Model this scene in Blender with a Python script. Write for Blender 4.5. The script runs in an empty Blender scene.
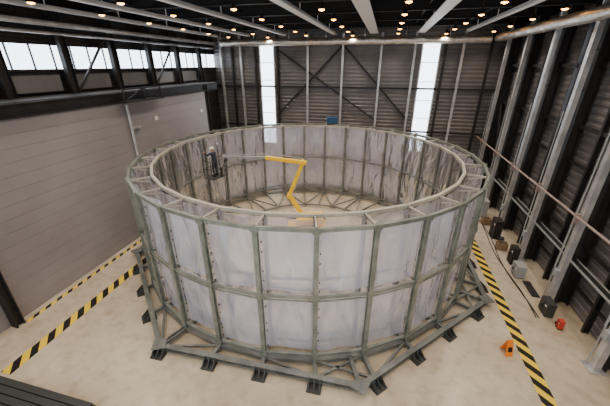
import bpy, math, random
from mathutils import Vector, Matrix, noise
random.seed(7)
R=math.radians
# ---------------------------------------------------------------- helpers
def lin(c):
    o=[]
    for x in c:
        x/=255.0
        o.append(x/12.92 if x<=0.04045 else ((x+0.055)/1.055)**2.4)
    return (o[0],o[1],o[2],1.0)

def mat(name,col,rough=0.6,metal=0.0,col2=None,nscale=3.0,bump=0.0,bscale=20.0,stretch=(1,1,1),emit=None,estr=0.0,spec=0.5):
    m=bpy.data.materials.new(name); m.use_nodes=True
    nt=m.node_tree; b=nt.nodes['Principled BSDF']
    b.inputs['Roughness'].default_value=rough
    b.inputs['Metallic'].default_value=metal
    b.inputs['Specular IOR Level'].default_value=spec
    b.inputs['Base Color'].default_value=lin(col)
    tc=nt.nodes.new('ShaderNodeTexCoord'); mp=nt.nodes.new('ShaderNodeMapping')
    mp.inputs['Scale'].default_value=stretch
    nt.links.new(tc.outputs['Object'],mp.inputs['Vector'])
    if col2:
        n=nt.nodes.new('ShaderNodeTexNoise'); n.inputs['Scale'].default_value=nscale; n.inputs['Detail'].default_value=5
        nt.links.new(mp.outputs['Vector'],n.inputs['Vector'])
        r=nt.nodes.new('ShaderNodeValToRGB')
        r.color_ramp.elements[0].position=0.35; r.color_ramp.elements[0].color=lin(col)
        r.color_ramp.elements[1].position=0.65; r.color_ramp.elements[1].color=lin(col2)
        nt.links.new(n.outputs['Fac'],r.inputs['Fac']); nt.links.new(r.outputs['Color'],b.inputs['Base Color'])
    if bump>0:
        n=nt.nodes.new('ShaderNodeTexNoise'); n.inputs['Scale'].default_value=bscale; n.inputs['Detail'].default_value=3
        nt.links.new(mp.outputs['Vector'],n.inputs['Vector'])
        bp=nt.nodes.new('ShaderNodeBump'); bp.inputs['Strength'].default_value=bump; bp.inputs['Distance'].default_value=0.05
        nt.links.new(n.outputs['Fac'],bp.inputs['Height']); nt.links.new(bp.outputs['Normal'],b.inputs['Normal'])
    if emit:
        b.inputs['Emission Color'].default_value=lin(emit); b.inputs['Emission Strength'].default_value=estr
    return m

class MB:
    def __init__(s): s.v=[]; s.f=[]; s.m=[]; s.cur=0
    def add(s,vs,fs):
        o=len(s.v); s.v+= [tuple(v) for v in vs]
        for f in fs: s.f.append(tuple(i+o for i in f)); s.m.append(s.cur)
    def box(s,c,size,rz=0.0,M=None):
        x,y,z=[a/2 for a in size]
        vs=[Vector((sx*x,sy*y,sz*z)) for sx in(-1,1) for sy in(-1,1) for sz in(-1,1)]
        m=M if M else Matrix.Rotation(rz,3,'Z')
        vs=[m@v+Vector(c) for v in vs]
        s.add(vs,[(0,1,3,2),(4,6,7,5),(0,4,5,1),(2,3,7,6),(0,2,6,4),(1,5,7,3)])
    def frame(s,p1,p2,up):
        d=(p2-p1).normalized(); u=Vector(up)
        if abs(d.dot(u))>0.98: u=Vector((1,0,0)) if abs(d.x)<0.9 else Vector((0,1,0))
        sd=d.cross(u).normalized(); u=sd.cross(d).normalized()
        return d,sd,u
    def prof(s,p1,p2,pts,up=(0,0,1),closed=True):
        p1=Vector(p1);p2=Vector(p2); d,sd,u=s.frame(p1,p2,up); n=len(pts)
        vs=[p1+sd*a+u*b for a,b in pts]+[p2+sd*a+u*b for a,b in pts]
        fs=[(i,(i+1)%n,n+(i+1)%n,n+i) for i in range(n if closed else n-1)]
        if closed: fs+= [tuple(range(n-1,-1,-1)),tuple(range(n,2*n))]
        s.add(vs,fs)
    def beam(s,p1,p2,w,h,up=(0,0,1)):
        s.prof(p1,p2,[(-w/2,-h/2),(w/2,-h/2),(w/2,h/2),(-w/2,h/2)],up)
    def ibeam(s,p1,p2,w,h,t=0.02,up=(0,0,1)):
        a=w/2;b=h/2;k=t/2
        s.prof(p1,p2,[(-a,-b),(a,-b),(a,-b+t),(k,-b+t),(k,b-t),(a,b-t),(a,b),(-a,b),(-a,b-t),(-k,b-t),(-k,-b+t),(-a,-b+t)],up)
    def tube(s,p1,p2,r,n=10,r2=None):
        p1=Vector(p1);p2=Vector(p2); d,sd,u=s.frame(p1,p2,(0,0,1)); r2=r if r2 is None else r2
        vs=[p1+(sd*math.cos(2*math.pi*i/n)+u*math.sin(2*math.pi*i/n))*r for i in range(n)]
        vs+=[p2+(sd*math.cos(2*math.pi*i/n)+u*math.sin(2*math.pi*i/n))*r2 for i in range(n)]
        s.add(vs,[(i,(i+1)%n,n+(i+1)%n,n+i) for i in range(n)]+[tuple(range(n-1,-1,-1)),tuple(range(n,2*n))])
    def path(s,pts,r,n=8):
        for a,b in zip(pts[:-1],pts[1:]): s.tube(a,b,r,n)
        for p in pts[1:-1]: s.sphere(p,r,6,n)
    def sphere(s,c,r,st=6,sl=10,sc=(1,1,1)):
        c=Vector(c); vs=[c+Vector((0,0,r*sc[2]))]
        for i in range(1,st):
            a=math.pi*i/st
            for j in range(sl):
                b=2*math.pi*j/sl
                vs.append(c+Vector((math.sin(a)*math.cos(b)*r*sc[0],math.sin(a)*math.sin(b)*r*sc[1],math.cos(a)*r*sc[2])))
        vs.append(c-Vector((0,0,r*sc[2]))); e=len(vs)-1
        fs=[(0,1+j,1+(j+1)%sl) for j in range(sl)]
        for i in range(st-2):
            for j in range(sl):
                a=1+i*sl; b=a+sl
                fs.append((a+j,b+j,b+(j+1)%sl,a+(j+1)%sl))
        a=1+(st-2)*sl
        fs+=[(e,a+(j+1)%sl,a+j) for j in range(sl)]
        s.add(vs,fs)
    def lathe(s,c,prof,n=16,axis=None):
        c=Vector(c); M=axis if axis else Matrix.Identity(3)
        vs=[]
        for r,z in prof:
            for j in range(n):
                b=2*math.pi*j/n; vs.append(c+M@Vector((r*math.cos(b),r*math.sin(b),z)))
        fs=[]
        for i in range(len(prof)-1):
            for j in range(n): fs.append((i*n+j,i*n+(j+1)%n,(i+1)*n+(j+1)%n,(i+1)*n+j))
        s.add(vs,fs)
    def obj(s,name,mats,parent=None,smooth=False,bevel=0.0):
        me=bpy.data.meshes.new(name); me.from_pydata(s.v,[],s.f)
        if not isinstance(mats,(list,tuple)): mats=[mats]
        for m in mats: me.materials.append(m)
        me.polygons.foreach_set('material_index',s.m)
        if smooth: me.polygons.foreach_set('use_smooth',[True]*len(s.f))
        me.update()
        o=bpy.data.objects.new(name,me); bpy.context.collection.objects.link(o)
        if parent: o.parent=parent
        if bevel>0:
            b=o.modifiers.new('bevel','BEVEL'); b.width=bevel; b.segments=2; b.limit_method='ANGLE'
        return o
def empty(name):
    o=bpy.data.objects.new(name,None); bpy.context.collection.objects.link(o); return o

yaw=R(13.9); CY,SY=math.cos(yaw),math.sin(yaw)
def W(r,f,z): return Vector((CY*r-SY*f, SY*r+CY*f, z))

# ---------------------------------------------------------------- materials
m_steel=mat('grey_green_steel',(118,122,112),0.3,0.4,(146,149,138),2.5,0.1,30)
m_steel_l=mat('beige_painted_steel',(166,161,148),0.4,0.3,(190,185,171),2.0)
m_base=mat('base_steel',(106,108,103),0.4,0.35,(134,135,129),2.0)
m_feet=mat('dark_feet_steel',(62,63,60),0.5,0.3)
m_black=mat('black_rubber',(20,20,20),0.6)
m_dark=mat('dark_brown_steel',(32,28,27),0.55,0.2,(46,41,39),1.5)
m_panel=mat('brown_grey_cladding',(102,97,94),0.36,0.3,(120,115,111),0.7)
m_panelr=mat('right_wall_cladding',(106,101,99),0.34,0.3,(128,122,119),0.7)
m_door=mat('large_door_panel',(136,128,127),0.42,0.0,(150,142,140),0.35)
m_ceil=mat('black_roof_deck',(6,6,6),0.9)
m_purlin=mat('roof_steel',(28,25,23),0.7,0.1)
m_white=mat('white_painted_duct',(240,240,240),0.5)
m_col=mat('galvanised_column',(175,174,172),0.3,0.45,(208,206,203),2.0)
m_foil=mat('foil_insulation',(222,214,204),0.3,0.8,(248,243,234),4.0,0.9,7)
m_yellow=mat('lift_yellow',(250,200,5),0.4)
m_tire=mat('tyre_black',(28,28,28),0.8)
m_window=mat('daylight_pane',(225,235,240),0.3,0,emit=(225,238,252),estr=6.0)
m_lamp=mat('lamp_glow',(255,200,120),0.4,emit=(255,176,84),estr=18)
m_blue=mat('navy_workwear',(36,42,62),0.85,0,(48,54,74),8)
m_skin=mat('skin',(205,150,120),0.55)
m_helmet=mat('white_helmet',(215,212,200),0.3)
m_orange=mat('orange_plastic',(245,135,25),0.45)
m_red=mat('red_paint',(190,60,40),0.45)
m_pipe=mat('primer_brown_pipe',(150,130,122),0.5)
m_grey=mat('cabinet_grey',(150,152,150),0.5)
m_wood=mat('timber',(150,125,95),0.7,0,(120,96,70),6)
m_bluebox=mat('blue_box',(32,72,110),0.5)
m_paper=mat('white_label',(225,225,220),0.6)

# concrete floor
def floor_mat():
    m=bpy.data.materials.new('concrete_floor'); m.use_nodes=True; nt=m.node_tree; b=nt.nodes['Principled BSDF']
    tc=nt.nodes.new('ShaderNodeTexCoord')
    n1=nt.nodes.new('ShaderNodeTexNoise'); n1.inputs['Scale'].default_value=0.3; n1.inputs['Detail'].default_value=8; n1.inputs['Roughness'].default_value=0.6
    n2=nt.nodes.new('ShaderNodeTexNoise'); n2.inputs['Scale'].default_value=2.5; n2.inputs['Detail'].default_value=7
    for n in (n1,n2): nt.links.new(tc.outputs['Object'],n.inputs['Vector'])
    r=nt.nodes.new('ShaderNodeValToRGB'); r.color_ramp.elements[0].position=0.3; r.color_ramp.elements[0].color=lin((172,154,128))
    r.color_ramp.elements[1].position=0.7; r.color_ramp.elements[1].color=lin((213,200,177))
    nt.links.new(n1.outputs['Fac'],r.inputs['Fac'])
    r2=nt.nodes.new('ShaderNodeValToRGB'); r2.color_ramp.elements[0].position=0.3; r2.color_ramp.elements[0].color=(0.66,0.63,0.58,1)
    r2.color_ramp.elements[1].position=0.52; r2.color_ramp.elements[1].color=(1,1,1,1)
    nt.links.new(n2.outputs['Fac'],r2.inputs['Fac'])
    mx=nt.nodes.new('ShaderNodeMixRGB'); mx.blend_type='MULTIPLY'; mx.inputs[0].default_value=0.6
    nt.links.new(r.outputs['Color'],mx.inputs[1]); nt.links.new(r2.outputs['Color'],mx.inputs[2])
    nt.links.new(mx.outputs[0],b.inputs['Base Color'])
    b.inputs['Roughness'].default_value=0.25
    return m
m_floor=floor_mat()

def hazard_mat(name,period):
    m=bpy.data.materials.new(name); m.use_nodes=True; nt=m.node_tree; b=nt.nodes['Principled BSDF']
    tc=nt.nodes.new('ShaderNodeTexCoord'); sp=nt.nodes.new('ShaderNodeSeparateXYZ'); nt.links.new(tc.outputs['Object'],sp.inputs[0])
    a=nt.nodes.new('ShaderNodeMath'); a.operation='ADD'; nt.links.new(sp.outputs['X'],a.inputs[0]); nt.links.new(sp.outputs['Y'],a.inputs[1])
    d=nt.nodes.new('ShaderNodeMath'); d.operation='DIVIDE'; d.inputs[1].default_value=period; nt.links.new(a.outputs[0],d.inputs[0])
    f=nt.nodes.new('ShaderNodeMath'); f.operation='FRACT'; nt.links.new(d.outputs[0],f.inputs[0])
    g=nt.nodes.new('ShaderNodeMath'); g.operation='GREATER_THAN'; g.inputs[1].default_value=0.5; nt.links.new(f.outputs[0],g.inputs[0])
    mx=nt.nodes.new('ShaderNodeMixRGB'); mx.inputs[1].default_value=lin((14,13,12)); mx.inputs[2].default_value=lin((238,200,45))
    nt.links.new(g.outputs[0],mx.inputs[0]); nt.links.new(mx.outputs[0],b.inputs['Base Color']); b.inputs['Roughness'].default_value=0.5
    return m

def sheet_mat(name,alpha,colr,var=0.1,gloss=0.25,base=0.1):
    m=bpy.data.materials.new(name); m.use_nodes=True; nt=m.node_tree; nt.nodes.clear()
    L=nt.links.new
    out=nt.nodes.new('ShaderNodeOutputMaterial'); tc=nt.nodes.new('ShaderNodeTexCoord')
    mp=nt.nodes.new('ShaderNodeMapping'); mp.inputs['Scale'].default_value=(1.5,1.5,0.5)
    L(tc.outputs['Object'],mp.inputs['Vector'])
    n=nt.nodes.new('ShaderNodeTexNoise'); n.inputs['Scale'].default_value=1.2; n.inputs['Detail'].default_value=3; n.inputs['Distortion'].default_value=0.6
    L(mp.outputs['Vector'],n.inputs['Vector'])
    bp=nt.nodes.new('ShaderNodeBump'); bp.inputs['Strength'].default_value=1.0; bp.inputs['Distance'].default_value=0.3
    L(n.outputs['Fac'],bp.inputs['Height'])
    gl=nt.nodes.new('ShaderNodeBsdfGlossy'); gl.inputs['Roughness'].default_value=0.13; gl.inputs['Color'].default_value=(1,1,1,1)
    L(bp.outputs['Normal'],gl.inputs['Normal'])
    p=nt.nodes.new('ShaderNodeBsdfDiffuse'); p.inputs['Color'].default_value=lin(colr)
    t=nt.nodes.new('ShaderNodeBsdfTranslucent'); t.inputs['Color'].default_value=lin(colr)
    tr=nt.nodes.new('ShaderNodeBsdfTransparent'); tr.inputs['Color'].default_value=(0.97,0.97,0.99,1)
    m1=nt.nodes.new('ShaderNodeMixShader'); m1.inputs[0].default_value=0.42
    L(p.outputs[0],m1.inputs[1]); L(t.outputs[0],m1.inputs[2])
    r=nt.nodes.new('ShaderNodeMapRange'); r.inputs['From Min'].default_value=0.35; r.inputs['From Max'].default_value=0.65
    r.inputs['To Min'].default_value=alpha+var; r.inputs['To Max'].default_value=alpha-var
    n3=nt.nodes.new('ShaderNodeTexNoise'); n3.inputs['Scale'].default_value=0.45; n3.inputs['Detail'].default_value=2
    L(tc.outputs['Object'],n3.inputs['Vector']); L(n3.outputs['Fac'],r.inputs['Value'])
    m2=nt.nodes.new('ShaderNodeMixShader'); L(r.outputs[0],m2.inputs[0]); L(m1.outputs[0],m2.inputs[1]); L(tr.outputs[0],m2.inputs[2])
    fr=nt.nodes.new('ShaderNodeLayerWeight'); fr.inputs['Blend'].default_value=gloss; L(bp.outputs['Normal'],fr.inputs['Normal'])
    ad=nt.nodes.new('ShaderNodeMath'); ad.operation='MULTIPLY_ADD'; ad.inputs[1].default_value=0.8; ad.inputs[2].default_value=base; ad.use_clamp=True
    L(fr.outputs['Fresnel'],ad.inputs[0])
    m3=nt.nodes.new('ShaderNodeMixShader'); L(ad.outputs[0],m3.inputs[0]); L(m2.outputs[0],m3.inputs[1]); L(gl.outputs[0],m3.inputs[2])
    L(m3.outputs[0],out.inputs['Surface'])
    return m
m_sheet=sheet_mat('plastic_sheet_outer',0.48,(236,236,252),0.1)
m_sheet2=sheet_mat('plastic_sheet_inner',0.6,(216,212,218),0.12)

# ---------------------------------------------------------------- hall shell
XL,XD,XR,YB,Y0,ZC=-15.3,-13.3,8.6,27.6,-3.0,12.6
b=MB(); b.box(((XL+XR)/2,(Y0+YB)/2,-0.1),(XR-XL+0.6,YB-Y0+0.6,0.2)); b.obj('floor',m_floor)

def corr(b,axis,fixed,a0,a1,z0,z1,sign,period=0.3,depth=0.035):
    """horizontally ribbed cladding sheet; axis 'x' or 'y' = run direction"""
    pts=[];z=z0
    while z<z1-1e-3:
        for dz,d in ((0,0),(period*0.12,depth),(period*0.5,depth),(period*0.62,0)):
            if z+dz<z1: pts.append((z+dz,d))
        z+=period
    pts.append((z1,0))
    vs=[]
    for a in (a0,a1):
        for z,d in pts:
            vs.append((a,fixed+sign*d,z) if axis=='x' else (fixed+sign*d,a,z))
    n=len(pts)
    b.add(vs,[(i,i+1,n+i+1,n+i) for i in range(n-1)])

# back wall with two window strips
b=MB(); segs=[(XL,-10.85),(-9.55,2.45),(3.75,XR)]
for a0,a1 in segs: corr(b,'x',YB-0.06,a0,a1,0,ZC,-1)
for a0,a1 in ((-10.85,-9.55),(2.45,3.75)):
    corr(b,'x',YB-0.06,a0,a1,0,2.5,-1); corr(b,'x',YB-0.06,a0,a1,10.9,ZC,-1)
b.box(((XL+XR)/2,YB+0.2,ZC/2),(XR-XL+0.6,0.1,ZC))
b.obj('wall_back',m_panel)
for k,(a0,a1) in enumerate(((-10.85,-9.55),(2.45,3.75))):
    b=MB(); b.box(((a0+a1)/2,YB,6.7),(a1-a0,0.04,8.4)); b.cur=1
    for z in [2.5+i*1.4 for i in range(7)]: b.box(((a0+a1)/2,YB-0.05,z),(a1-a0,0.06,0.05))
    for x in (a0,a1): b.box((x,YB-0.06,6.7),(0.1,0.14,8.5))
    b.obj('window_%d'%(k+1),[m_window,m_col])

# right wall
b=MB()
corr(b,'y',XR-0.06,Y0,15.95,0,ZC,-1); corr(b,'y',XR-0.06,17.3,YB,0,ZC,-1)
corr(b,'y',XR-0.06,15.95,17.3,0,6.6,-1); corr(b,'y',XR-0.06,15.95,17.3,10.8,ZC,-1)
b.box((XR+0.2,(Y0+YB)/2,ZC/2),(0.1,YB-Y0,ZC)); b.obj('wall_right',m_panelr)
b=MB(); b.box((XR,16.62,8.7),(0.04,1.35,4.2)); b.cur=1
for z in (6.6,8.0,9.4,10.8): b.box((XR-0.05,16.62,z),(0.06,1.35,0.07))
for y in (15.95,17.3): b.box((XR-0.06,y,8.7),(0.14,0.1,4.3))
b.obj('window_3',[m_window,m_col])

# left wall upper + behind, with window ribbon
b=MB()
corr(b,'y',XL+0.06,Y0,YB,0,9.1,1); corr(b,'y',XL+0.06,Y0,YB,10.2,ZC,1)
b.box((XL-0.2,(Y0+YB)/2,ZC/2),(0.1,YB-Y0,ZC)); b.obj('wall_left',m_dark)
colsL=[1.1,4.0,6.95,9.9,12.8,15.7,18.6,21.5,24.4]
b=MB(); b.box((XL,(Y0+YB)/2,9.65),(0.04,YB-Y0,1.1)); b.cur=1
for y in [Y0+i*0.97 for i in range(31)]: b.box((XL+0.06,y,9.65),(0.07,0.05,1.1))
b.box((XL+0.07,(Y0+YB)/2,9.1),(0.1,YB-Y0,0.1)); b.box((XL+0.07,(Y0+YB)/2,10.2),(0.1,YB-Y0,0.1))
b.obj('window_4',[m_window,m_dark])
g=empty('left_wall_columns')
b=MB()
for y in colsL:
    b.ibeam((XL+0.45,y,8.05),(XL+0.45,y,ZC),0.24,0.36,0.03,(0,1,0))
for y0,y1 in zip(colsL[::2],colsL[1::2]):
    b.beam((XL+0.5,y0+.15,8.1),(XL+0.5,y1-.15,10.9),0.09,0.09)
b.obj('columns',m_dark,g)
b=MB(); b.cur=0
for y0,y1 in zip(colsL[:-1],colsL[1:]):
    b.box((XL+0.22,(y0+y1)/2,8.55),(0.1,(y1-y0)*0.72,0.7))
b.obj('lower_panels',m_panel,g)
b=MB(); b.tube((XL+0.9,Y0,10.95),(XL+0.9,YB-1.3,10.95),0.11,10); b.tube((XL+0.7,Y0,10.6),(XL+0.7,YB-1.3,10.6),0.06,8)
b.obj('pipes',m_col,g,True)

# big left door / partition
b=MB(); z=0; pts=[]
while z<7.5:
    pts+=[(z,0.0),(z+0.48,0.0),(z+0.484,-0.012),(z+0.496,-0.012)]; z+=0.5
pts.append((7.5,0))
vs=[(XD+d,a,z) for a in (Y0,22.0) for z,d in pts]; n=len(pts)
b.add(vs,[(i,i+1,n+i+1,n+i) for i in range(n-1)])
b.box((XD-0.2,(Y0+22)/2,3.75),(0.3,22-Y0,7.5))
b.obj('door_1',m_door)
g=empty('door_header_gantry')
b=MB(); b.ibeam((XD-0.05,Y0,7.78),(XD-0.05,24,7.78),0.3,0.5,0.04); b.box((XD-1.0,(Y0+24)/2,8.03),(1.9,24-Y0,0.06))
b.ibeam((XD-.1,22.2,0),(XD-.1,22.2,8.0),0.3,0.4,0.04,(0,1,0))
b.ibeam((XD-1.6,24.2,0),(XD-1.6,24.2,8.0),0.3,0.4,0.04,(0,1,0))
b.ibeam((XD+0.22,6.0,0),(XD+0.22,6.0,7.5),0.32,0.3,0.04,(0,1,0))
# hanging service platform
for y in (13.6,15.0,16.4):
    b.beam((XD+0.5,y,7.6),(XD+0.5,y,8.2),0.06,0.06); b.beam((XD+0.1,y,7.6),(XD+0.6,y,7.6),0.08,0.08)
b.box((XD+0.35,15,7.58),(0.55,3.0,0.07)); b.beam((XD+0.5,13.6,8.2),(XD+0.5,16.4,8.2),0.06,0.06); b.beam((XD+0.5,13.6,7.6),(XD+0.5,15,8.2),0.05,0.05); b.beam((XD+0.5,16.4,7.6),(XD+0.5,15,8.2),0.05,0.05)
b.obj('header_beam',m_dark,g)
b=MB(); b.path([Vector((XD+0.15,14,7.4)),Vector((XD+0.15,14,4.4)),Vector((XD+0.3,14,4.3))],0.06); b.box((XD+0.12,14.35,6.2),(0.2,0.6,0.12)); b.box((XD+0.15,14,4.35),(0.25,0.18,0.3))
b.obj('drop_pipe',m_col,g)
b=MB()
for y,z in ((16.2,6.4),(21.2,6.2),(18.5,4.3)): b.box((XD+0.03,y,z),(0.03,0.3,0.22))
b.obj('labels',m_paper,g)

# ceiling
b=MB(); b.box(((XL+XR)/2,(Y0+YB)/2,ZC+0.1),(XR-XL+0.6,YB-Y0+0.6,0.2)); b.obj('ceiling',m_ceil)
b=MB()
y=Y0+0.5
k=0
while y<YB:
    if k%4==0:
        b.ibeam((XL+.3,y,12.0),(XR-.2,y,12.0),0.25,0.6,0.04)
    else: b.beam((XL+.3,y,12.3),(XR-.2,y,12.3),0.1,0.25)
    y+=0.85; k+=1
for x in (-12,-8,-4.8,-1.6,1.6,4.8): b.beam((x,Y0,11.95),(x,YB,11.95),0.07,0.1)
b.obj('roof_trusses',m_purlin)
for x,w in ((-14.2,.28),(-11.3,.22),(-8.2,.26),(-4.2,.36),(-1.2,.62),(2.1,.52),(5.2,.24)):
    b=MB(); b.prof((x,Y0,11.5),(x,YB-1.2,11.5),[(-w/2,-.05),(w/2,-.05),(w/2,0),(w*.3,.12),(-w*.3,.12),(-w/2,0)])
    for yy in range(0,27,4): b.box((x,yy,11.75),(0.04,0.04,0.35))
    b.obj('ceiling_beam',m_white)

# foil ducts
def duct(name,p1,p2,r):
    b=MB(); p1=Vector(p1);p2=Vector(p2); n=int((p2-p1).length/0.25); N=14
    d,sd,u=b.frame(p1,p2,(0,0,1)); vs=[]
    for i in range(n+1):
        c=p1.lerp(p2,i/n)
        for j in range(N):
            a=2*math.pi*j/N; q=c+(sd*math.cos(a)+u*math.sin(a))*r
            k=1+0.12*noise.noise(q*2.2)+(0.05 if i%6==0 else 0)
            vs.append(c+(q-c)*k)
    b.add(vs,[(i*N+j,i*N+(j+1)%N,(i+1)*N+(j+1)%N,(i+1)*N+j) for i in range(n) for j in range(N)])
    for i in range(0,n,12):
        c=p1.lerp(p2,i/n); b.beam(c,c+Vector((0,0,1.0)),0.04,0.04)
    b.obj(name,m_foil,None,True)
duct('foil_duct',(XL+1.3,YB-0.85,11.0),(XR-1.7,YB-0.85,11.0),0.26)
duct('foil_duct',(XR-1.3,Y0,11.05),(XR-1.3,YB-0.9,11.05),0.25)

# back wall columns + bracing
g=empty('back_wall_framing'); b=MB()
for x in (-14.4,-12.5,-6.5,-3.6,-0.6,1.9,5.3):
    b.ibeam((x,YB-0.35,0),(x,YB-0.35,11.6),0.16,0.22,0.025,(0,1,0))
b.obj('columns',m_col,g)
b=MB()
for x in (-13.4,-11.2,-9.2,4.1,7.2): b.ibeam((x,YB-0.25,0),(x,YB-0.25,11.6),0.16,0.2,0.03,(0,1,0))
yb=YB-0.22
b.beam((-9.3,yb,5.2),(-3.6,yb,10.8),0.14,0.14); b.beam((-3.6,yb,10.8),(1.9,yb,5.2),0.14,0.14)
b.beam((-9.3,yb,10.6),(-0.6,yb,5.0),0.12,0.12)
for z in (4.2,7.6): b.beam((XL+.2,yb,z),(XR-.3,yb,z),0.1,0.14)
b.obj('bracing',m_dark,g)

# right wall columns, trays, conduits
g=empty('right_wall_framing'); b=MB(); b2=MB()
YS=(2.6,5.9,9.2,12.5,15.8,19.1,22.4,25.7)
for y in YS:
    b.prof((7.75,y,0.0),(7.75,y,11.6),[(-.12,-.1),(.12,-.1),(.12,.1),(.08,.1),(.08,-.06),(-.08,-.06),(-.08,.1),(-.12,.1)],(1,0,0))
    b.box((7.75,y,0.02),(0.55,0.5,0.04))
    b2.ibeam((8.2,y+0.1,0),(8.2,y+0.1,ZC),0.45,0.45,0.04,(1,0,0))
    for z in [0.8+i*1.5 for i in range(8)]: b2.beam((7.85,y,z),(8.2,y+.1,z+0.3),0.05,0.05)
    b2.ibeam((8.3,y+1.7,0),(8.3,y+1.7,ZC),0.12,0.2,0.02,(1,0,0))
b.obj('galvanised_columns',m_col,g)
for z in (1.1,2.7,5.4): b2.beam((8.35,Y0,z),(8.35,YB,z),0.08,0.12)
for z in (6.9,9.3): b2.beam((8.3,Y0,z),(8.3,YB,z),0.1,0.16)
for y0,y1 in ((9.3,12.4),(22.5,25.6)): b2.beam((8.15,y0,0.5),(8.15,y1,6.8),0.1,0.1)
b2.obj('dark_frame',m_dark,g)
b=MB(); b.tube((7.5,Y0,4.1),(7.5,YB-.5,4.1),0.045,8)
for y in YS[1:]: b.box((7.56,y,4.0),(0.2,0.08,0.4))
b.obj('service_pipes',m_pipe,g,False)
b=MB()
for s in (-.14,.14): b.beam((8.0+s,Y0,2.2),(8.0+s,YB-.6,2.2),0.02,0.09)
y=Y0
while y<YB-.6: b.box((8.0,y,2.17),(0.28,0.04,0.02)); y+=0.35
for y in YS: 
    b.box((7.6,y-.02,1.5),(0.12,0.22,0.32)); b.tube((7.58,y+.15,0.1),(7.58,y+.15,7.5),0.022,6); b.tube((7.58,y+.2,1.7),(7.58,y+.2,5.0),0.015,6)
b.obj('cable_tray',m_grey,g)
b=MB()
for k in range(4): b.tube((7.91+k*.055,Y0,2.21),(7.91+k*.055,YB-.6,2.21),0.02,6)
b.obj('cables',m_black,g)

# high bay lamps
g=empty('high_bay_lamps'); bs=MB(); bl=MB()
lamps=[]
for i,x in enumerate((-12.6,-9.6,-6.2,-2.8,0.5,3.8,6.6)):
    for j in range(9):
        y=1.0+j*3.05+(0.9 if i%2 else 0)
        if y<YB-1: lamps.append((x,y,11.35))
for x,y,z in lamps:
    bs.lathe((x,y,z),[(0.05,0.28),(0.06,0.18),(0.1,0.12),(0.14,0.0)],14); bs.tube((x,y,z+.27),(x,y,ZC),0.012,5)
    bl.lathe((x,y,z),[(0.0,0.015),(0.115,0.015),(0.115,-0.02),(0.0,-0.06)],12)
    L=bpy.data.lights.new('high_bay_light','SPOT'); L.energy=300; L.color=(1.0,0.885,0.76); L.spot_size=R(130); L.spot_blend=0.7; L.shadow_soft_size=0.15
    o=bpy.data.objects.new('light',L); o.location=(x,y,z-0.12); bpy.context.collection.objects.link(o); o.parent=g
bs.obj('shades',m_black,g,True); bl.obj('bulbs',m_lamp,g,True)

# ---------------------------------------------------------------- ring structure
C=W(0.12,15.35,0); Cx,Cy=C.x,C.y
RO,RI,ZT,ZM,ZB,N=8.15,7.3,5.32,2.93,0.48,30
ph=R(-74.7)
def P(r,a,z): return Vector((Cx+r*math.cos(a),Cy+r*math.sin(a),z))
A=[ph+i*2*math.pi/N for i in range(N)]
ring=empty('cylindrical_steel_frame')
b=MB()
for a in A:
    u=(math.cos(a),math.sin(a),0)
    b.ibeam(P(RO,a,0.0),P(RO,a,ZT),0.14,0.15,0.03,u)
for i in range(N):
    a,c=A[i],A[(i+1)%N]
    b.beam(P(RO+.02,a,ZT-.06),P(RO+.02,c,ZT-.06),0.1,0.12)
    b.beam(P(RO+.02,a,ZM),P(RO+.02,c,ZM),0.08,0.09)
    b.beam(P(RO+.02,a,ZM-.15),P(RO+.02,c,ZM-.15),0.04,0.04)
    b.beam(P(RO,a,ZB),P(RO,c,ZB),0.1,0.1)
    for z in (ZT-.06,ZM,ZB):
        b.box(P(RO+.085,a,z),(0.025,0.24,0.18),a)
        for s in (-.08,.08):
            for q in (-.05,.05):
                t=Vector((-math.sin(a),math.cos(a),0))*s
                b.tube(P(RO+.095,a,z+q)+t,P(RO+.12,a,z+q)+t,0.016,6)
b.obj('outer_posts_and_rails',m_steel,ring)
b=MB()
for i in range(N):
    a,c=A[i],A[(i+1)%N]; u=(math.cos(a),math.sin(a),0)
    b.ibeam(P(RI,a,0),P(RI,a,ZT-.05),0.12,0.14,0.025,u)
    for z in (ZM,ZB): b.beam(P(RI,a,z),P(RI,c,z),0.08,0.1)
    b.beam(P(RI,a,ZB),P(RO,a,ZB),0.08,0.08)
    b.beam(P(RI,a,ZM),P(RO,a,ZM),0.06,0.06)
b.obj('inner_posts',m_base,ring)
b=MB()
for i in range(N):
    a,c=A[i],A[(i+1)%N]; mid=(A[i]+math.pi/N)
    b.beam(P(RI,a,ZT-.06),P(RI,c,ZT-.06),0.11,0.12)
    b.beam(P(RI,a,ZT-.07),P(RO,a,ZT-.07),0.05,0.06)
    b.beam(P(RI,a,ZT-.3),P(RO,a,ZT-.07),0.03,0.04)
b.obj('top_ring_and_struts',m_steel_l,ring)
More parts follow.
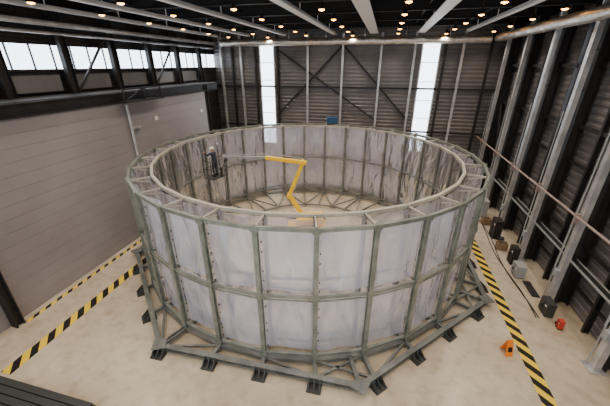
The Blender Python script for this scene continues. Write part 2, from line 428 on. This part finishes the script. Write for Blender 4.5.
# base: octagonal perimeter
b=MB(); pd=R(-66.1); RD=9.22; ND=8
D=[pd+i*2*math.pi/ND for i in range(ND)]
for i in range(ND):
    b.ibeam(P(RD,D[i],.2),P(RD,D[(i+1)%ND],.2),0.18,0.18,0.035)
    b.box(P(RD,D[i],.305),(0.45,0.45,0.03),D[i]+math.pi/4)
    b.ibeam(P(RO,D[i],.2),P(RD,D[i],.2),.14,.16,.03)
def rdec(a):
    k=(a-pd)%(2*math.pi/ND); return RD*math.cos(math.pi/ND)/math.cos(k-math.pi/ND)
feet=[]
for i,a in enumerate(A):
    r=rdec(a); b.ibeam(P(RI-.1,a,.2),P(r,a,.2),0.12,0.16,0.03)
    c=A[(i+1)%N]; b.beam(P(RO,a,.2),P(RO,c,.2),0.14,0.16); b.beam(P(RI,a,.2),P(RI,c,.2),0.14,0.16)
    if r>8.75:
        b.beam(P(r,a,.2),P(RO,A[(i+1)%N],.2),0.08,0.08); b.beam(P(r,a,.2),P(RO,A[i-1],.2),0.08,0.08)
    feet.append(P(r+.0,a,0))
    b.beam(P(4.6,a,.2),P(RI,a,.2),0.08,0.1)
    b.beam(P(4.6,a,.2),P(4.6,c,.2),0.1,0.1)
    if i%2: b.beam(P(4.6,a,.2),P(RI,c,.2),0.06,0.08)
    else: b.beam(P(RI,a,.2),P(4.6,c,.2),0.06,0.08)
b.obj('base_frame',m_base,ring)
b=MB()
for p,a in zip(feet,A):
    sec=round((a-pd-math.pi/ND)/(2*math.pi/ND)); na=pd+(sec+.5)*2*math.pi/ND
    u=Vector((math.cos(na),math.sin(na),0)); t=Vector((-u.y,u.x,0))
    b.box(p+u*.13+Vector((0,0,.025)),(0.52,0.46,0.05),na)
    b.box(p+Vector((0,0,.08)),(0.24,0.28,0.07),na)
    for s in (-.18,0,.18):
        q=[p+t*(s-.02)+u*.1,p+t*(s-.02)+u*.38,p+t*(s-.02)+u*.1+Vector((0,0,.32))]
        q=[v+Vector((0,0,.05)) if k<2 else v for k,v in enumerate(q)]; q2=[v+t*.04 for v in q]
        b.add(q+q2,[(0,1,2),(5,4,3),(0,3,4,1),(1,4,5,2),(2,5,3,0)])
b.obj('levelling_feet',m_feet,ring)
# sheets
def sheets(name,rr,z0,z1,m,gap,amp,seed):
    b=MB()
    for i in range(N):
        a,c=A[i],A[(i+1)%N]; p,q=P(rr,a,0),P(rr,c,0); nx,nz=20,20
        un=(p+q)/2-C; un.z=0; un.normalize(); tt=(q-p).normalized(); vs=[]
        tilt=0.05*noise.noise(Vector((i*1.7,seed,3)))
        for k in range(nz+1):
            for j in range(nx+1):
                s=j/nx; w=k/nz
                pt=(p+tt*gap).lerp(q-tt*gap,s); z=z0+(z1-z0)*w
                edge=math.sin(math.pi*s)**.6
                d=amp*noise.noise(Vector((i*3.1+s*2.0,seed,z*0.5)))*edge*1.8+amp*.55*abs(noise.noise(Vector((i*5.1+s*5+z*.5,seed,z*0.6))))*edge+tilt*(w-.5)*edge
                sag=0.03*noise.noise(Vector((s*3,i*2.7,seed+z)))
                vs.append(pt+un*d+Vector((0,0,z+(sag if k in(0,nz) else 0))))
        b.add(vs,[(k*(nx+1)+j,k*(nx+1)+j+1,(k+1)*(nx+1)+j+1,(k+1)*(nx+1)+j) for k in range(nz) for j in range(nx)])
    return b.obj(name,m,ring,True)
sheets('outer_sheet_upper',RO-.18,ZM+.05,ZT-.14,m_sheet,0.03,0.1,1.3)
sheets('outer_sheet_lower',RO-.18,ZB+.02,ZM-.05,m_sheet,0.03,0.1,5.3)
sheets('inner_sheet_upper',RI+.12,ZM+.05,ZT-.1,m_sheet2,0.03,0.08,8.3)
sheets('inner_sheet_lower',RI+.12,ZB+.02,ZM-.05,m_sheet2,0.03,0.08,11.3)
b=MB()
for i,a in enumerate(A):
    for k in range(14):
        z=ZB+.2+k*0.34
        t=Vector((-math.sin(a),math.cos(a),0))
        if (i*7+k)%3: b.box(P(RO-.1,a,z)+t*.12,(0.03,0.03,0.05),a)
b.obj('sheet_clips',m_black,ring)
# blue box on top rail at far side
b=MB(); p=P(RO,A[0]+math.pi-.26,ZT+.23); b.box(p,(0.75,0.35,0.4),yaw); b.box(p+Vector((0,0,.22)),(0.79,0.39,0.05),yaw); b.box(p+Vector((0,0,.27)),(0.2,0.04,0.05),yaw)
b.obj('blue_tool_box',m_bluebox,None,False,0.01)

# ---------------------------------------------------------------- boom lift
lift=empty('articulated_boom_lift')
c0=W(0.1,16.0,0)
Mz=Matrix.Rotation(yaw,3,'Z')
def Lp(x,y,z): return c0+Mz@Vector((x,y,z))
b=MB()
b.box(Lp(0,0,.55),(2.3,1.1,0.34),yaw); b.box(Lp(0,0,.75),(1.5,0.95,0.12),yaw)
for x in (-.8,.8): b.box(Lp(x,0,.42),(0.22,1.6,0.2),yaw)
b.obj('chassis',m_yellow,lift,False,0.03)
b=MB(); ax=Mz@Matrix.Rotation(R(90),3,'X')
for x in (-.8,.8):
    for y in (-.85,.85):
        b.cur=0; b.lathe(Lp(x,y,.42),[(0.2,-.14),(.36,-.15),(.42,-.1),(.42,.1),(.36,.15),(.2,.14)],24,ax)
        b.cur=1; b.lathe(Lp(x,y,.42),[(0.0,-.08),(.2,-.11),(.2,.11),(0,.08)],16,ax)
b.obj('wheels',[m_tire,m_yellow],lift,True)
b=MB(); b.lathe(Lp(0,0,.78),[(.0,0),(.5,0),(.5,.12),(0,.12)],24); b.cur=1
b.box(Lp(0.5,0,1.1),(0.9,0.95,0.42),yaw); b.box(Lp(-.25,-.42,1.08),(0.7,0.2,0.4),yaw); b.box(Lp(-.25,.42,1.08),(0.7,0.2,0.4),yaw)
b.obj('turret',[m_black,m_yellow],lift,False,0.04)
P0=W(-.1,16.0,1.2);P1=W(-.9,16.0,2.55);P2=W(-.12,16.0,4.5);P3=W(-2.2,16.6,4.6);P4=W(-4.75,17.3,4.45);P5=W(-5.0,17.4,3.75)
b=MB(); off=Mz@Vector((0,.12,0))
for s in (-1,1):
    b.beam(P0+off*s,P1+off*s,0.08,0.16); 
b.beam(P0+Vector((0,0,.2)),P1+Vector((0,0,.2)),0.1,0.1)
b.beam(P1,P2,0.2,0.2); b.beam(P2+(P2-P3)*.1,P3,0.18,0.2)
for p in (P0,P1,P2):
    d=Mz@Vector((0,.2,0)); b.tube(p-d,p+d,0.13,14)
b.obj('boom_arms',m_yellow,lift,False,0.012)
b=MB(); b.beam(P3,P4,0.12,0.12); b.tube(P1+Vector((.1,0,.1)),P1.lerp(P2,.6)+Vector((.25,0,0)),0.05,8); b.tube(P2.lerp(P1,.3)+Vector((-.2,0,.0)),P2.lerp(P3,.45)-Vector((0,0,.1)),0.045,8)
b.beam(P4,P5,0.1,0.1); b.tube(P4-off,P4+off,0.09,12)
b.path([P2+Vector((0,0,.2)),P2.lerp(P3,.5)+Vector((0,0,.24)),P3+Vector((0,0,.2)),P4+Vector((0,0,.14))],0.02,6)
b.obj('telescopic_section',m_grey,lift)
# basket
bc=W(-5.35,17.5,3.2); Bz=Matrix.Rotation(yaw+R(65),3,'Z')
def Bp(x,y,z): return bc+Bz@Vector((x,y,z))
b=MB(); b.box(Bp(0,0,0),(1.2,0.75,0.05),M=Bz)
for z in (.55,1.05):
    cs=[Bp(-.6,-.37,z),Bp(.6,-.37,z),Bp(.6,.37,z),Bp(-.6,.37,z)]
    for k in range(4): b.tube(cs[k],cs[(k+1)%4],0.018,8)
for x in (-.6,0,.6):
    for y in (-.37,.37): b.tube(Bp(x,y,0),Bp(x,y,1.05),0.018,8)
b.box(Bp(.4,-.4,.95),(0.35,0.16,0.2),M=Bz)
b.beam(P5,Bp(0,-.4,.5),0.1,0.1); b.beam(Bp(0,-.42,.0),Bp(0,-.42,.6),0.12,0.12)
b.obj('basket',m_feet,lift)

# ---------------------------------------------------------------- worker (local: +Y facing, z up, feet at 0)
wk=empty('worker'); wk.location=Bp(-.05,0,.03); wk.rotation_euler=(0,0,yaw+R(65))
def skin(name,joints,edges,m,root,sub=2,extra=None):
    me=bpy.data.meshes.new(name); ks=list(joints); me.from_pydata([joints[k][0] for k in ks],[(ks.index(a),ks.index(c)) for a,c in edges],[])
    o=bpy.data.objects.new(name,me); bpy.context.collection.objects.link(o); o.parent=wk
    md=o.modifiers.new('skin','SKIN'); md.use_smooth_shade=True
    bpy.context.view_layer.update()
    sv=me.skin_vertices[0].data if len(me.skin_vertices) else None
    if sv:
        for i,k in enumerate(ks):
            r=joints[k][1]; sv[i].radius=r if isinstance(r,tuple) else (r,r); sv[i].use_root=(k==root)
    else: print('NO SKIN DATA')
    s=o.modifiers.new('sub','SUBSURF'); s.levels=sub; s.render_levels=sub
    me.materials.append(m); return o
J={'pelvis':((0,0,.95),(.16,.12)),'waist':((0,.01,1.1),(.145,.11)),'chest':((0,.03,1.3),(.18,.125)),'neckb':((0,.05,1.46),(.08,.075)),
 'lhip':((.1,0,.88),(.1,.1)),'lknee':((.12,.04,.5),(.068,.07)),'lank':((.13,0,.1),(.05,.055)),
 'rhip':((-.1,0,.88),(.1,.1)),'rknee':((-.12,.03,.5),(.068,.07)),'rank':((-.14,-.03,.1),(.05,.055)),
 'lsh':((.2,.04,1.41),(.07,.07)),'lel':((.3,.14,1.17),(.05,.05)),'lwr':((.24,.33,1.1),(.036,.036)),
 'rsh':((-.2,.04,1.41),(.07,.07)),'rel':((-.27,.24,1.28),(.05,.05)),'rwr':((-.2,.45,1.4),(.036,.036))}
E=[('pelvis','waist'),('waist','chest'),('chest','neckb'),('pelvis','lhip'),('lhip','lknee'),('lknee','lank'),('pelvis','rhip'),('rhip','rknee'),('rknee','rank'),
 ('chest','lsh'),('lsh','lel'),('lel','lwr'),('chest','rsh'),('rsh','rel'),('rel','rwr')]
skin('overalls',J,E,m_blue,'pelvis')
def hand(name,w,d,up,side):
    w=Vector(w);d=Vector(d).normalized();up=Vector(up);s=d.cross(up).normalized()*side
    J={'w':(w,.026),'p':(w+d*.05,(.036,.018)),'k':(w+d*.085,(.036,.015))};E=[('w','p'),('p','k')]
    dn=-up.normalized()
    for i,(o,l) in enumerate(((-.032,.068),(-.011,.078),(.011,.073),(.031,.056))):
        b0=w+d*.09+s*o; b1=b0+(d*.8+dn*.6).normalized()*l*.5; b2=b1+(d*.15+dn).normalized()*l*.5
        J['f%d0'%i]=(b0,.009);J['f%d1'%i]=(b1,.0085);J['f%d2'%i]=(b2,.0075)
        E+=[('k','f%d0'%i),('f%d0'%i,'f%d1'%i),('f%d1'%i,'f%d2'%i)]
    t0=w+d*.03-s*.035; t1=t0+(d*.6-s*.5+dn*.4).normalized()*.035; t2=t1+(d*.7+dn*.6).normalized()*.03
    J['t0']=(t0,.012);J['t1']=(t1,.01);J['t2']=(t2,.0085);E+=[('p','t0'),('t0','t1'),('t1','t2')]
    skin(name,J,E,m_skin,'w',1)
hand('left_hand',(.24,.33,1.1),(-.2,.9,-.1),(0,0,1),1)
hand('right_hand',(-.2,.45,1.4),(.2,.7,.5),(0,-.4,.9),-1)
b=MB(); hc=Vector((0,.07,1.62))
b.tube((0,.05,1.45),(0,.065,1.56),.055,12)
b.sphere(hc,.1,12,18,(.78,.95,1.15)); b.sphere(hc+Vector((0,.045,-.05)),.06,8,12,(.85,.8,.9))
b.tube(hc+Vector((0,.09,.01)),hc+Vector((0,.118,-.02)),.008,8,.015)
for s in (-1,1): b.sphere(hc+Vector((s*.08,0,-.005)),.03,6,8,(.3,.6,1))
b.cur=1
for s in (-1,1): b.sphere(hc+Vector((s*.03,.086,.012)),.01,6,8)
b.cur=2; b.sphere(hc+Vector((0,.088,-.055)),.022,6,8,(1,.35,.25))
b.cur=1; b.sphere(hc+Vector((0,-.012,.01)),.1,10,14,(.8,.9,1.1))
b.obj('head',[m_skin,m_black,m_red],wk,True)
b=MB(); b.lathe(hc+Vector((0,0,.03)),[(.135,0),(.115,.01),(.112,.05),(.09,.09),(.05,.115),(0,.122)],18); b.box(hc+Vector((0,.12,.035)),(.15,.09,.012))
b.obj('helmet',m_helmet,wk,True)
b=MB()
for x,y in ((.13,0),(-.14,-.03)):
    b.tube((x,y,.03),(x,y,.16),.058,12,.052); b.sphere((x,y+.07,.05),.06,8,12,(.8,1.9,.75)); b.box((x,y+.06,.012),(.1,.28,.024))
b.obj('boots',m_black,wk,True)

# ---------------------------------------------------------------- floor markings & clutter
def strip(name,x,w,y0,y1,per):
    b=MB(); b.box((x,(y0+y1)/2,.004),(w,y1-y0,.008)); b.obj(name,hazard_mat(name+'_mat',per))
strip('hazard_tape',-11.3,.42,4.3,13.2,.62)
strip('hazard_tape',-12.95,.16,6.2,21.0,.5)
strip('hazard_tape',5.75,.42,Y0,25.5,.62)

b=MB()
for L in range(4):
    for k in range(9):
        x0=-11.7+random.uniform(-.1,.1); b.box((x0+2.2,2.2+k*.22,.12+L*.06),(4.3+random.uniform(-.2,.2),.19,.045))
for x in (-11.2,-9.5,-7.8): b.cur=1; b.box((x,3.1,.045),(.12,2.0,.09)); b.cur=0
b.obj('steel_plank_stack',[m_feet,m_wood])

# orange warning sign
b=MB(); p=W(7.15,7.7,0)
for s in (-1,1):
    q=[p+Mz@Vector((x,s*yy,z)) for x,yy,z in ((-.13,.16,0),(.13,.16,0),(.09,.01,.6),(-.09,.01,.6))]
    q2=[v+Mz@Vector((0,s*.02,0)) for v in q]
    b.add(q+q2,[(0,1,2,3),(7,6,5,4),(0,4,5,1),(1,5,6,2),(2,6,7,3),(3,7,4,0)])
b.cur=1; b.box(p+Mz@Vector((0,-.125,.28)),(.14,.012,.18),M=Mz@Matrix.Rotation(R(-15),3,'X'))
b.obj('orange_warning_sign',[m_orange,m_black])

# clutter along right wall
def cabinet(name,x,y,w,d,h,m):
    b=MB(); b.box((x,y,h/2+.05),(d,w,h)); b.cur=1; b.box((x,y,.03),(d*.9,w*.9,.06)); b.box((x-d/2-.01,y,h/2+.05),(.01,.02,h*.95)); b.box((x-d/2-.03,y+.08,h*.55),(.04,.03,.15)); b.cur=2; b.box((x-d/2-.006,y-w*.25,h*.8),(.01,w*.2,h*.1))
    b.obj(name,[m,m_black,m_paper],None,False,0.008)
cabinet('electrical_cabinet',7.1,14.2,.6,.4,.6,m_grey); cabinet('electrical_cabinet',7.15,18.0,.7,.4,1.1,m_dark); cabinet('red_hose_box',7.45,10.9,.2,.18,.36,m_red); cabinet('electrical_cabinet',7.2,21.0,.8,.4,1.1,m_grey); cabinet('electrical_cabinet',7.3,11.7,.6,.3,.6,m_feet); cabinet('electrical_cabinet',7.2,15.3,.5,.3,.9,m_dark)
def crate(x,y,w,d,h,rz):
    b=MB(); Mr=Matrix.Rotation(rz,3,'Z'); o=Vector((x,y,0))
    for k in range(3):
        for s in (-1,1):
            b.box(o+Mr@Vector((0,s*d/2,.12+h*(k+.5)/3)),(w,.025,h/3-.02),rz); b.box(o+Mr@Vector((s*w/2,0,.12+h*(k+.5)/3)),(.025,d,h/3-.02),rz)
    for sx in (-1,1):
        for sy in (-1,1): b.box(o+Mr@Vector((sx*(w/2-.04),sy*(d/2-.04),.06+h/2)),(.07,.07,h+.1),rz)
    b.box(o+Vector((0,0,.12)),(w,d,.03),rz)
    for s in (-1,0,1): b.box(o+Mr@Vector((0,s*(d/2-.06),.05)),(w,.1,.1),rz)
    b.obj('wooden_crate',m_wood)
crate(7.1,16.6,.5,.4,.3,-.1); crate(7.1,19.6,.5,.4,.3,.3)
b=MB()
for k in range(2):
    pts=[Vector((6.75+.12*math.sin(t*.7+k)+.06*k,10.5+t*.8,.03)) for t in range(1,14)]; b.path(pts,.02,6)
b.obj('floor_cables',m_black)
b=MB()
for k in range(4): b.tube((7.2+.08*k,12.65,.05),(7.2+.08*k,13.7,.05),.04,8)
b.obj('pipe_stack',m_dark)
b=MB(); p=Vector((7.2,17.2,0)); b.lathe(p,[(0,.01),(.14,.01),(.18,.4),(.17,.4),(.13,.03),(0,.03)],18); b.obj('bucket',m_black,None,True)

# ---------------------------------------------------------------- world, camera
w=bpy.data.worlds.new('w'); bpy.context.scene.world=w; w.use_nodes=True
bg=w.node_tree.nodes['Background']; bg.inputs[0].default_value=(0.86,0.92,1.0,1); bg.inputs[1].default_value=1.5
cam=bpy.data.cameras.new('camera'); cam.sensor_width=36; cam.sensor_fit='HORIZONTAL'; cam.lens=18.0; cam.clip_end=200
co=bpy.data.objects.new('camera',cam); bpy.context.collection.objects.link(co)
co.location=(0,0,9.32); co.rotation_euler=(R(90-24.34),0,yaw); bpy.context.scene.camera=co
